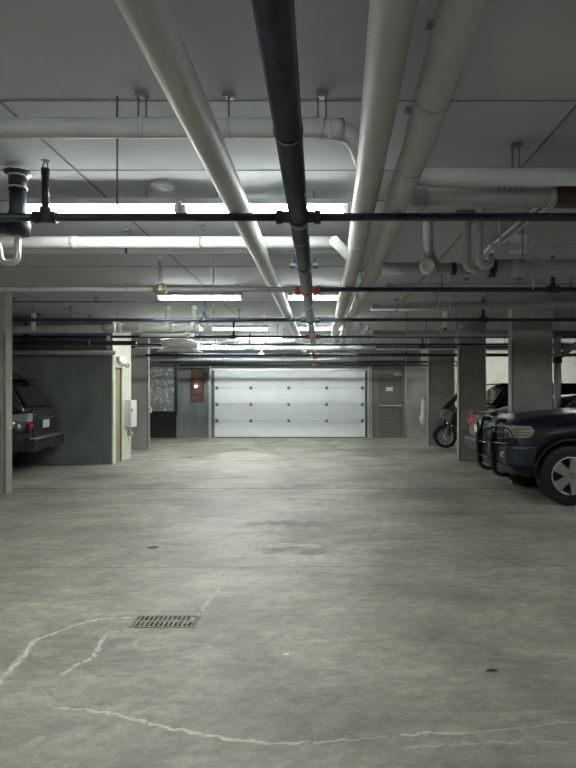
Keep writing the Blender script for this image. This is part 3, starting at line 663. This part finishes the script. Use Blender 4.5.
# ------------------------------------------------------------------ vehicles
def interp(tab, x):
    if x <= tab[0][0]: return tab[0][1]
    for (a, va), (b, vb) in zip(tab, tab[1:]):
        if x <= b:
            t_ = (x-a)/(b-a) if b > a else 0; return va+(vb-va)*t_
    return tab[-1][1]
def body_loft(L_, wt, zl, zt, zs, wheels, ar, wz, extra=()):
    xs = set([0, L_]); k = 0
    while k*.08 < L_: xs.add(round(k*.08, 3)); k += 1
    for tab in (wt, zl, zt, zs): xs |= {p[0] for p in tab if 0 <= p[0] <= L_}
    for wx in wheels:
        for j in range(25): xs.add(round(wx-ar*math.cos(PI*j/24), 4))
    xs = sorted(xs); xs2 = [xs[0]]
    for x in xs[1:]:
        if x-xs2[-1] > .003: xs2.append(x)
    bm = bmesh.new(); rings = []
    for x in xs2:
        w_ = interp(wt, x); a = interp(zl, x); b = interp(zt, x); s = interp(zs, x)
        for wx in wheels:
            d = abs(x-wx)
            if d < ar: a = max(a, wz+math.sqrt(ar*ar-d*d))
        a = min(a, s-.06)
        h = [(0, a), (w_*.55, a), (w_*.93, a), (w_*.985, a+min(.03, (s-a)*.2)), (w_, a+(s-a)*.45), (w_*.995, s-.10*min(1, (s-a))), (w_*.975, s-.03), (w_*.93, s+(b-s)*.35), (w_*.82, b-.012), (w_*.5, b), (0, b+.004)]
        pts = h+[(-p[0], p[1]) for p in h[-2:0:-1]]
        rings.append([bm.verts.new((x, p[0], p[1])) for p in pts])
    n = len(rings[0])
    for a, b in zip(rings, rings[1:]):
        for k in range(n):
            f = bm.faces.new((a[k], a[(k+1) % n], b[(k+1) % n], b[k])); f.smooth = True
    bm.faces.new(rings[0][::-1]); bm.faces.new(rings[-1])
    return bm
def cabin_loft(prof, zb, wb_, wt_, zr):
    """prof: list of (x, ztop); side leans in from wb_ at zb to wt_ at zr"""
    bm = bmesh.new(); rings = []
    for x, z in prof:
        wz_ = lambda q: wb_+(wt_-wb_)*(q-zb)/(zr-zb)
        z = max(z, zb+.005); zm = zb+(z-zb)*.5; e = min(.05, (z-zb)*.4)
        h = [(0, zb-.04), (wz_(zb), zb-.04), (wz_(zm), zm), (wz_(z-e), z-e), (wz_(z)-.05, z-.008), (wz_(z)*.5, z+.008), (0, z+.012)]
        pts = h+[(-p[0], p[1]) for p in h[-2:0:-1]]
        rings.append([bm.verts.new((x, p[0], p[1])) for p in pts])
    n = len(rings[0])
    for a, b in zip(rings, rings[1:]):
        for k in range(n): bm.faces.new((a[k], a[(k+1) % n], b[(k+1) % n], b[k])).smooth = True
    bm.faces.new(rings[0][::-1]); bm.faces.new(rings[-1])
    return bm
def wheel(t, x, y, r, wd, spokes=5):
    """y is the outer face side (+/-)"""
    s = 1 if y > 0 else -1
    ty = obj('wheel', LA([(r*.62, 0), (r*.70, -.006*1), (r*.9, -.01), (r*.975, .01), (r, .035), (r, wd-.035), (r*.975, wd-.01), (r*.62, wd)], axis='Y', seg=48, caps=False), 'rubber', t, 'black tyre')
    bm = bmesh.new()
    lathe(bm, [(r*.63, -.004), (r*.63, .0), (r*.60, .03), (r*.56, .05), (r*.56, wd-.02), (r*.62, wd-.02)], axis='Y', seg=40, caps=False)
    lathe(bm, [(r*.66, .004), (r*.645, -.008), (r*.60, -.006), (r*.585, .02), (r*.6, .03)], axis='Y', seg=40, caps=False)
    lathe(bm, [(0, -.004), (r*.1, -.004), (r*.17, .006), (r*.2, .03), (0, .03)], axis='Y', seg=20)
    for k in range(spokes):
        a = 2*PI*k/spokes+.3
        m_ = Matrix.Rotation(a, 4, 'Y')
        q = [Vector(p) for p in ((-r*.13, .004, r*.12), (r*.13, .004, r*.12), (r*.155, -.002, r*.4), (r*.2, 0.0, r*.62), (-r*.2, 0.0, r*.62), (-r*.155, -.002, r*.4))]
        slab(bm, [m_ @ p for p in q], .03 if True else -.03)
    bmesh.ops.recalc_face_normals(bm, faces=bm.faces)
    ri = obj('rim', bm, 'alloy', ty, 'bright alloy rim')
    br = obj('brake_drum', LA([(0, .06), (r*.5, .06), (r*.5, .1), (0, .1)], axis='Y', seg=24), 'dark', ty)
    bm = bmesh.new()
    for k in range(spokes): a = 2*PI*k/spokes+.9; lathe(bm, [(0, -.012), (.012, -.012), (.012, .004), (0, .004)], c=(math.cos(a)*r*.12, 0, math.sin(a)*r*.12), axis='Y', seg=6)
    obj('lug_nuts', bm, 'chrome', ty)
    ty.location = (x, y, r)
    if s > 0: ty.rotation_euler = (0, 0, PI)
    return ty
def side_pt(x, z, s, zb, wb_, wt_, zr, off=.006): return (x, s*(wb_+(wt_-wb_)*(z-zb)/(zr-zb)+off), z)
def side_window(t, pts, s, *pr, name='side_window', m='glass'):
    P = [side_pt(x, z, s, *pr) for x, z in pts]
    if s > 0: P = P[::-1]
    return obj(name, S(P, .006), m, t)

def pickup():
    t = thing('pickup_truck', 'dark navy pickup with black brush guard parked nose-out at right', 'pickup truck')
    L_ = 5.1; W = .885
    wt = [(0, .66), (.04, .74), (.12, .81), (.3, .865), (.5, W), (4.9, W), (L_, W-.08)]
    zl = [(0, .50), (.1, .44), (.35, .42), (4.6, .45), (L_, .55)]
    zt = [(0, 1.02), (.05, 1.07), (.2, 1.125), (.5, 1.175), (1.0, 1.225), (1.45, 1.27), (3.3, 1.27), (L_, 1.27)]
    zs = [(0, .93), (.05, .97), (.3, 1.05), (1.0, 1.12), (1.5, 1.16), (L_, 1.18)]
    obj('body', body_loft(L_, wt, zl, zt, zs, (.78, 4.1), .45, .40), 'navy', t)
    pr = (1.24, .84, .69, 1.83)
    obj('cab', cabin_loft([(1.42, 1.26), (1.7, 1.5), (2.0, 1.74), (2.15, 1.80), (2.4, 1.83), (3.1, 1.83), (3.3, 1.78), (3.38, 1.26)], *pr), 'navy', t)
    for s in (-1, 1):
        side_window(t, [(1.78, 1.29), (2.42, 1.29), (2.42, 1.74), (2.14, 1.72)], s, *pr)
        side_window(t, [(2.50, 1.29), (3.22, 1.29), (3.2, 1.73), (2.5, 1.75)], s, *pr)
        m_ = obj('mirror', box(1.72, 1.84, s*.95-.1, s*.95+.1, 1.3, 1.48, bev=.03), 'navy', t)
        obj('door_handle', box(2.9, 3.05, s*(W+.0)-.015, s*(W+.0)+.015, 1.02, 1.05, bev=.006), 'trim', t)
        # fender flare
        bm = bmesh.new()
        pts = [(.78-.47*math.cos(a), s*(W+.004), .40+.47*math.sin(a)) for a in [PI*(k/20) for k in range(21)]]
        tube(bm, pts, .022, seg=8); obj('fender_flare', bm, 'navy', t)
        wheel(t, .78, s*W*1.0, .39, .25); wheel(t, 4.1, s*W, .39, .25)
        # headlight wraps the corner
        bm = bmesh.new(); 
        A = [(.02, .60, .90), (.06, .74, .89), (.14, .82, .885), (.27, .862, .90), (.31, .872, .985), (.25, .855, 1.045), (.14, .815, 1.05), (.07, .72, 1.045), (.03, .6, 1.03)]
        A = [Vector(a) for a in A]; c = Vector((.22, .70, .965))
        fr = [bm.verts.new((a.x-.018, s*(a.y+.012), a.z)) for a in A]; bk = [bm.verts.new((a.x+.06, s*(a.y-.06), a.z)) for a in A]
        n = len(A)
        for i in range(n): bm.faces.new((fr[i], fr[(i+1) % n], bk[(i+1) % n], bk[i]))
        # face as strip between lower and upper outlines
        lo = [0, 1, 2, 3]; up = [8, 7, 6, 5]
        for i in range(3): bm.faces.new((fr[lo[i]], fr[lo[i+1]], fr[up[i+1]], fr[up[i]]))
        bm.faces.new((fr[3], fr[4], fr[5])); bm.faces.new(bk)
        hl = obj('headlight', bm, 'lens', t, 'pale clear headlight')
        obj('turn_signal', box(.255, .30, s*.866-.012, s*.866+.014, .93, .98, bev=.008), 'amber', hl)
        for k in range(3):
            z = .925+k*.04; obj('reflector_rib', T([(.06, s*.775, z), (.14, s*.84, z), (.25, s*.872, z)], .005, seg=6), 'trim', hl)
    # front fascia
    g = obj('grille', box(-.015, .05, -.58, .58, .80, 1.02, bev=.02), 'trim', t)
    for k in range(4): obj('grille_bar', box(-.025, -.01, -.56, .56, .82+k*.05, .84+k*.05), 'steelb', g)
    bm = bmesh.new()
    P0 = [(-.03, 0), (-.03, .45), (.0, .68), (.08, .80), (.22, .875), (.31, .89)]
    pts = [(x, -y) for x, y in P0[::-1]]+[(x, y) for x, y in P0[1:]]
    rg = []
    for x, y in pts:
        nx = 1 if abs(y) < .8 else .3
        rg.append([bm.verts.new(p) for p in ((x, y, .52), (x-.01, y, .55), (x-.01, y, .74), (x+.01, y, .77), (x+.12*nx, y*.9, .77), (x+.12*nx, y*.9, .52))])
    for a, b in zip(rg, rg[1:]):
        for k in range(6): bm.faces.new((a[k], a[(k+1) % 6], b[(k+1) % 6], b[k]))
    bm.faces.new(rg[0]); bm.faces.new(rg[-1][::-1])
    bu = obj('front_bumper', bm, 'steelb', t, 'blue-grey steel bumper')
    obj('air_dam', box(.05, .32, -.75, .75, .38, .52, bev=.03), 'trim', t)
    for s in (-1, 1):
        fl = obj('fog_light', LA([(0, -.03), (.035, -.03), (.055, 0), (.05, .02)], c=(-.03, s*.60, .64), axis='X', seg=18), 'clearl', bu)
        obj('end_pocket', box(.16, .26, s*.885-.02, s*.885+.03, .57, .68, bev=.012), 'trim', bu)
    # brush guard: two D-shaped uprights, cross bars, lamp hoops
    gd_ = None
    bm = bmesh.new()
    for s in (-1, 1):
        y = s*.36
        tube(bm, [(.10, y, 1.09), (-.02, y, 1.11), (-.09, y, .95), (-.115, y, .70), (-.09, y, .42), (.0, y, .33), (.18, y, .33)], .03, rad=.12, seg=12)
    for z, x in ((.76, -.11), (.98, -.085), (.56, -.105)): tube(bm, [(x, -.36, z), (x, .36, z)], .016, seg=10)
    gd_ = obj('brush_guard', bm, 'guard', t, 'glossy black tubular brush guard')
    for s in (-1, 1):
        bm = bmesh.new()
        tube(bm, [(-.09, s*.36, 1.02), (-.05, s*.62, 1.04), (.0, s*.82, 1.0), (.04, s*.86, .86), (-.02, s*.80, .80), (-.08, s*.6, .80), (-.10, s*.36, .80)], .014, rad=.08, seg=10)
        for z in (.87, .95): tube(bm, [(-.09, s*.36, z), (-.05, s*.62, z), (.02, s*.82, z)], .009, seg=8)
        obj('lamp_hoop', bm, 'guard', gd_)
        obj('plate_upright', box(-.12, -.03, s*.36-.012, s*.36+.012, .42, 1.02, bev=.008), 'guard', gd_)
    obj('windscreen', S([(1.47, -.72, 1.315), (2.04, -.60, 1.775), (2.04, .60, 1.775), (1.47, .72, 1.315)], .012), 'glass', t)
    obj('rear_window', S([(3.385, .62, 1.35), (3.345, .58, 1.7), (3.345, -.58, 1.7), (3.385, -.62, 1.35)], .01), 'glass', t)
    obj('tailgate', box(5.08, 5.12, -.72, .72, .75, 1.24, bev=.01), 'navy', t)
    obj('rear_bumper', box(5.08, 5.25, -.86, .86, .5, .68, bev=.03), 'chrome', t)
    for s in (-1, 1): obj('taillight', box(5.05, 5.13, s*.80-.06, s*.80+.06, .85, 1.18, bev=.015), 'redl', t)
    return t
t = pickup(); t.location = (2.50, 8.50, 0)

def wagon(label, paint, roof=1.78, name='suv', cat='suv', rails=True):
    t = thing(name, label, cat)
    L_ = 4.7; W = .90
    wt = [(0, .62), (.06, .74), (.2, .84), (.5, W), (4.25, W), (4.5, .87), (4.62, .82), (L_, .70)]
    zl = [(0, .42), (.2, .36), (4.3, .38), (L_, .50)]
    zt = [(0, .92), (.1, 1.0), (1.2, 1.12), (1.5, 1.16), (L_-.15, 1.20), (L_, 1.15)]
    zs = [(0, .8), (.3, .93), (1.5, 1.02), (4.5, 1.06), (L_, 1.02)]
    obj('body', body_loft(L_, wt, zl, zt, zs, (.9, 3.75), .44, .38), paint, t)
    pr = (1.15, .85, .66, roof)
    obj('cabin', cabin_loft([(1.3, 1.15), (1.6, 1.4), (1.95, roof-.08), (2.2, roof-.01), (3.6, roof), (4.1, roof-.03), (4.25, roof-.07), (4.42, roof-.30), (4.55, roof-.50), (4.62, 1.16)], *pr), paint, t)
    rr = roof-.12
    for s in (-1, 1):
        side_window(t, [(1.72, 1.22), (2.55, 1.22), (2.55, rr), (2.08, rr)], s, *pr)
        side_window(t, [(2.63, 1.22), (3.45, 1.22), (3.42, rr), (2.63, rr)], s, *pr)
        side_window(t, [(3.55, 1.22), (4.38, 1.24), (4.18, rr), (3.52, rr)], s, *pr)
        if rails:
            ra = obj('roof_rail', T([(2.1, s*.60, roof), (2.2, s*.60, roof+.06), (4.0, s*.60, roof+.06), (4.15, s*.60, roof-.02)], .018, rad=.05, seg=8), 'trim', t)
        wheel(t, .9, s*W, .37, .24); wheel(t, 3.75, s*W, .37, .24)
        obj('mirror', box(1.75, 1.87, s*.96-.09, s*.96+.09, 1.18, 1.34, bev=.03), paint, t)
        # tail lamp wrapping the rear corner
        bm = bmesh.new()
        A = [(4.34, .90), (4.44, .895), (4.55, .875), (4.66, .80), (4.71, .66)]
        lo = [1.04, 1.01, .98, .97, .98]; hi = [1.08, 1.10, 1.115, 1.12, 1.12]
        f = [[bm.verts.new((x+(.012 if i > 2 else 0), s*(y+.014), z)) for (x, y), z in zip(A, q)] for i, q in ((0, lo), (0, hi))]
        b = [[bm.verts.new((x-.03, s*(y-.06), z)) for (x, y), z in zip(A, q)] for q in (lo, hi)]
        for i in range(4):
            bm.faces.new((f[0][i], f[0][i+1], f[1][i+1], f[1][i])); bm.faces.new((b[0][i], b[0][i+1], b[1][i+1], b[1][i]))
            bm.faces.new((f[0][i], f[0][i+1], b[0][i+1], b[0][i])); bm.faces.new((f[1][i], f[1][i+1], b[1][i+1], b[1][i]))
        bm.faces.new((f[0][0], f[1][0], b[1][0], b[0][0])); bm.faces.new((f[0][4], f[1][4], b[1][4], b[0][4]))
        tl = obj('taillight', bm, 'clearl', t, 'bright clear tail lamp')
        obj('red_lens', box(4.68, 4.725, s*.73-.06, s*.73+.06, .86, .94, bev=.01), 'redl', tl)
        obj('headlight', box(.0, .18, s*.68-.12, s*.68+.12, .72, .86, bev=.03), 'lens', t)
        obj('reflector', box(4.77, 4.80, s*.66-.07, s*.66+.07, .52, .56, bev=.006), 'redl', t)
    obj('windscreen', S([(1.37, -.72, 1.21), (1.93, -.58, roof-.11), (1.93, .58, roof-.11), (1.37, .72, 1.21)], .012), 'glass', t)
    obj('rear_window', S([(4.63, .70, 1.24), (4.63, -.70, 1.24), (4.46, -.62, roof-.3), (4.30, -.56, roof-.1), (4.30, .56, roof-.1), (4.46, .62, roof-.3)], .02), 'glass', t)
    obj('wiper', T([(4.65, 0, 1.26), (4.58, .35, 1.33)], .008, seg=6), 'trim', t)
    obj('spoiler', box(4.12, 4.40, -.60, .60, roof-.05, roof-.015, bev=.014), paint, t)
    tg = obj('tailgate', box(4.67, 4.72, -.64, .64, .68, 1.16, bev=.02), paint, t)
    obj('number_plate', box(4.72, 4.73, -.17, .17, .83, .98), 'plate', tg, 'pale number plate')
    obj('chrome_strip', box(4.72, 4.735, -.42, .42, 1.01, 1.04, bev=.005), 'chrome', tg)
    bu = obj('rear_bumper', box(4.5, 4.82, -.84, .84, .44, .66, bev=.05), paint, t)
    obj('step_strip', box(4.62, 4.80, -.72, .72, .655, .668, bev=.004), 'galv', bu)
    obj('tow_hitch', box(4.7, 4.84, -.04, .04, .38, .44), 'dark', bu)
    obj('front_bumper', box(-.08, .2, -.80, .80, .40, .62, bev=.06), paint, t)
    obj('grille', box(-.02, .05, -.42, .42, .66, .88, bev=.02), 'trim', t)
    return t
t = wagon('dark charcoal estate car with roof rails parked nose-in at left', 'suv'); t.rotation_euler = (0, 0, math.radians(8)); t.location = (-9.93, 10.33, 0)
t = wagon('black tall car parked beyond the red sedan at right', 'blackp', roof=1.72, rails=False)
t.location = (3.85+4.7, 14.0, 0); t.rotation_euler = (0, 0, PI)

def sedan():
    t = thing('sedan_car', 'dark red sedan showing its tail between two right-hand columns', 'car')
    L_ = 4.7; W = .89
    wt = [(0, .60), (.06, .72), (.2, .82), (.5, W), (4.2, W), (4.5, .86), (4.63, .78), (L_, .64)]
    zl = [(0, .32), (.2, .24), (4.3, .26), (L_, .36)]
    zt = [(0, .72), (.1, .80), (1.1, .97), (1.4, 1.0), (3.9, 1.06), (4.5, 1.11), (4.62, 1.115), (L_, 1.03)]
    zs = [(0, .62), (.3, .74), (1.5, .88), (4.5, .98), (L_, .93)]
    obj('body', body_loft(L_, wt, zl, zt, zs, (.88, 3.65), .40, .33), 'redp', t)
    pr = (1.0, .84, .62, 1.44)
    obj('cabin', cabin_loft([(1.2, 1.0), (1.6, 1.22), (2.0, 1.39), (2.4, 1.44), (3.0, 1.44), (3.3, 1.40), (3.8, 1.26), (4.3, 1.09)], *pr), 'redp', t)
    for s in (-1, 1):
        side_window(t, [(1.72, 1.06), (2.6, 1.06), (2.6, 1.36), (2.1, 1.34)], s, *pr)
        side_window(t, [(2.68, 1.06), (3.65, 1.08), (3.25, 1.34), (2.68, 1.36)], s, *pr)
        obj('window_trim', T([side_pt(2.1, 1.365, s, *pr, .012), side_pt(2.65, 1.39, s, *pr, .012), side_pt(3.25, 1.365, s, *pr, .012), side_pt(3.72, 1.07, s, *pr, .012), side_pt(1.75, 1.04, s, *pr, .012)], .008, seg=6), 'chrome', t)
        wheel(t, .88, s*W, .33, .22); wheel(t, 3.65, s*W, .33, .22)
        obj('mirror', box(1.7, 1.8, s*.95-.09, s*.95+.09, 1.02, 1.15, bev=.03), 'redp', t)
        bm = bmesh.new()
        A = [(4.35, .885), (4.48, .875), (4.60, .81), (4.68, .70), (4.72, .36)]; lo = [.90, .84, .82, .82, .84]; hi = [.98, 1.03, 1.04, 1.04, 1.03]
        f = [[bm.verts.new((x+.01, s*(y+.012), z)) for (x, y), z in zip(A, q)] for q in (lo, hi)]
        b = [[bm.verts.new((x-.04, s*(y-.06), z)) for (x, y), z in zip(A, q)] for q in (lo, hi)]
        for i in range(4):
            bm.faces.new((f[0][i], f[0][i+1], f[1][i+1], f[1][i])); bm.faces.new((b[0][i], b[0][i+1], b[1][i+1], b[1][i]))
            bm.faces.new((f[0][i], f[0][i+1], b[0][i+1], b[0][i])); bm.faces.new((f[1][i], f[1][i+1], b[1][i+1], b[1][i]))
        bm.faces.new((f[0][0], f[1][0], b[1][0], b[0][0])); bm.faces.new((f[0][4], f[1][4], b[1][4], b[0][4]))
        tl = obj('taillight', bm, 'redl', t, 'red tail lamp')
        obj('reversing_lens', box(4.66, 4.73, s*.60-.07, s*.60+.07, .86, .93, bev=.01), 'clearl', tl)
        obj('headlight', box(.02, .2, s*.66-.12, s*.66+.12, .60, .70, bev=.03), 'lens', t)
    obj('windscreen', S([(1.33, -.70, 1.06), (1.95, -.56, 1.375), (1.95, .56, 1.375), (1.33, .70, 1.06)], .012), 'glass', t)
    obj('rear_window', S([(4.14, .66, 1.135), (4.14, -.66, 1.135), (3.36, -.56, 1.385), (3.36, .56, 1.385)], .02), 'glass', t)
    bu = obj('rear_bumper', box(4.52, 4.78, -.80, .80, .34, .62, bev=.06), 'redp', t)
    obj('number_plate', box(4.715, 4.73, -.17, .17, .72, .86), 'plate', t, 'pale number plate')
    obj('trunk_lip', box(4.5, 4.68, -.68, .68, 1.10, 1.135, bev=.015), 'redp', t)
    obj('front_bumper', box(-.06, .2, -.76, .76, .30, .52, bev=.06), 'redp', t)
    return t
t = sedan(); t.location = (3.02+4.72, 11.25, 0); t.rotation_euler = (0, 0, PI)

# motorcycle: touring bike with tall dark screen, facing the aisle
def motorbike():
    t = thing('motorcycle', 'black touring motorcycle with tall dark screen between the two far columns', 'motorcycle')
    r = .31
    for x in (.50, 1.85):
        w_ = obj('wheel', LA([(r*.7, -.05), (r*.9, -.06), (r, -.02), (r, .02), (r*.9, .06), (r*.7, .05)], axis='Y', seg=36, c=(x, 0, r), caps=False), 'rubber', t)
        bm = bmesh.new(); lathe(bm, [(r*.72, -.04), (r*.66, -.045), (r*.66, .045), (r*.72, .04)], axis='Y', seg=30, c=(x, 0, r), caps=False); lathe(bm, [(0, -.07), (.05, -.07), (.05, .07), (0, .07)], axis='Y', seg=14, c=(x, 0, r))
        for k in range(8):
            a = PI*k/4; tube(bm, [(x, 0, r), (x+math.cos(a)*r*.68, 0, r+math.sin(a)*r*.68)], .012, seg=6)
        obj('rim', bm, 'alloy', w_)
        bm = bmesh.new()
        for k in range(10):
            a0 = PI*(.05+.1*k); a1 = a0+PI*.1
            P = lambda a, y, q: (x+math.cos(a)*q, y, r+math.sin(a)*q)
            slab(bm, [P(a0, -.08, r+.04), P(a1, -.08, r+.04), P(a1, .08, r+.04), P(a0, .08, r+.04)], .01)
        obj('mudguard', bm, 'blackp', t)
    bm = bmesh.new()
    for s in (-1, 1): tube(bm, [(.50, s*.09, r), (.66, s*.09, 1.0)], [.03, .024], seg=12)
    obj('front_fork', bm, 'chrome', t, 'chrome fork')
    obj('fairing', S([(.40, -.26, .78), (.46, -.30, 1.05), (.72, -.28, 1.12), (.80, -.22, .80), (.6, -.2, .68)], -.52), 'trim', t)
    obj('headlight', LA([(0, -.03), (.08, -.02), (.1, .03), (.09, .08)], c=(.40, 0, .92), axis='X', seg=20), 'clearl', t)
    for s in (-1, 1):
        obj('running_lamp', LA([(0, -.03), (.045, -.02), (.05, .03)], c=(.42, s*.2, .80), axis='X', seg=14), 'clearl', t)
        obj('mirror', box(.62, .66, s*.40-.06, s*.40+.06, 1.12, 1.20, bev=.015), 'blackp', t)
        obj('pannier', box(1.62, 2.1, s*.34-.13, s*.34+.13, .45, .85, bev=.06), 'blackp', t)
        obj('exhaust', T([(.95, s*.14, .45), (1.1, s*.2, .25), (2.2, s*.26, .27)], .045, rad=.1), 'chrome', t)
    bm = bmesh.new(); g = []
    for i in range(7):
        u = i/6; row = []
        for j in range(9):
            v = (j/8-.5)*2; row.append(bm.verts.new((.40+.52*u+.10*v*v, v*(.32-.06*u), 1.04+.54*u)))
        g.append(row)
    for i in range(6):
        for j in range(8): bm.faces.new((g[i][j], g[i][j+1], g[i+1][j+1], g[i+1][j])).smooth = True
    bmesh.ops.solidify(bm, geom=bm.faces[:], thickness=.008)
    obj('windscreen', bm, 'glass', t, 'tall dark tinted screen')
    obj('handlebar', T([(.78, -.42, 1.08), (.66, -.25, 1.12), (.64, 0, 1.08), (.66, .25, 1.12), (.78, .42, 1.08)], .015, rad=.08, seg=10), 'chrome', t)
    obj('fuel_tank', LA([(0, -.30), (.13, -.27), (.18, -.1), (.17, .1), (.1, .27), (0, .3)], c=(1.0, 0, .86), axis='X', seg=20), 'blackp', t)
    obj('seat', box(1.2, 1.95, -.17, .17, .76, .90, bev=.05), 'trim', t)
    obj('top_case', box(1.85, 2.3, -.26, .26, .92, 1.3, bev=.08), 'blackp', t)
    bm = bmesh.new(); bx(bm, .85, 1.35, -.16, .16, .28, .62, bev=.04)
    for k in range(5): bx(bm, .62, .9, -.22, .22, .38+k*.045, .40+k*.045)
    obj('engine', bm, 'steelb', t)
    for s in (-1, 1): lathe_ = obj('engine_cover', LA([(0, -.03), (.09, -.025), (.11, .02)], c=(1.15, s*.18, .45), axis='Y', seg=20), 'chrome', t)
    bm = bmesh.new()
    for s in (-1, 1): tube(bm, [(.66, s*.12, .72), (.58, s*.36, .66), (.58, s*.38, .36), (.7, s*.14, .28)], .018, rad=.08, seg=8)
    obj('crash_bar', bm, 'chrome', t)
    for s in (-1, 1):
        obj('leg_shield', box(.52, .58, s*.24-.08, s*.24+.08, .36, .82, bev=.02), 'blackp', t)
        obj('lower_lamp', LA([(0, -.03), (.035, -.02), (.04, .03)], c=(.50, s*.30, .56), axis='X', seg=12), 'clearl', t)
    obj('side_stand', T([(1.2, -.16, .3), (1.25, -.3, .01)], .012, seg=8), 'chrome', t)
    return t
t = motorbike(); t.location = (2.80, 15.45, 0)
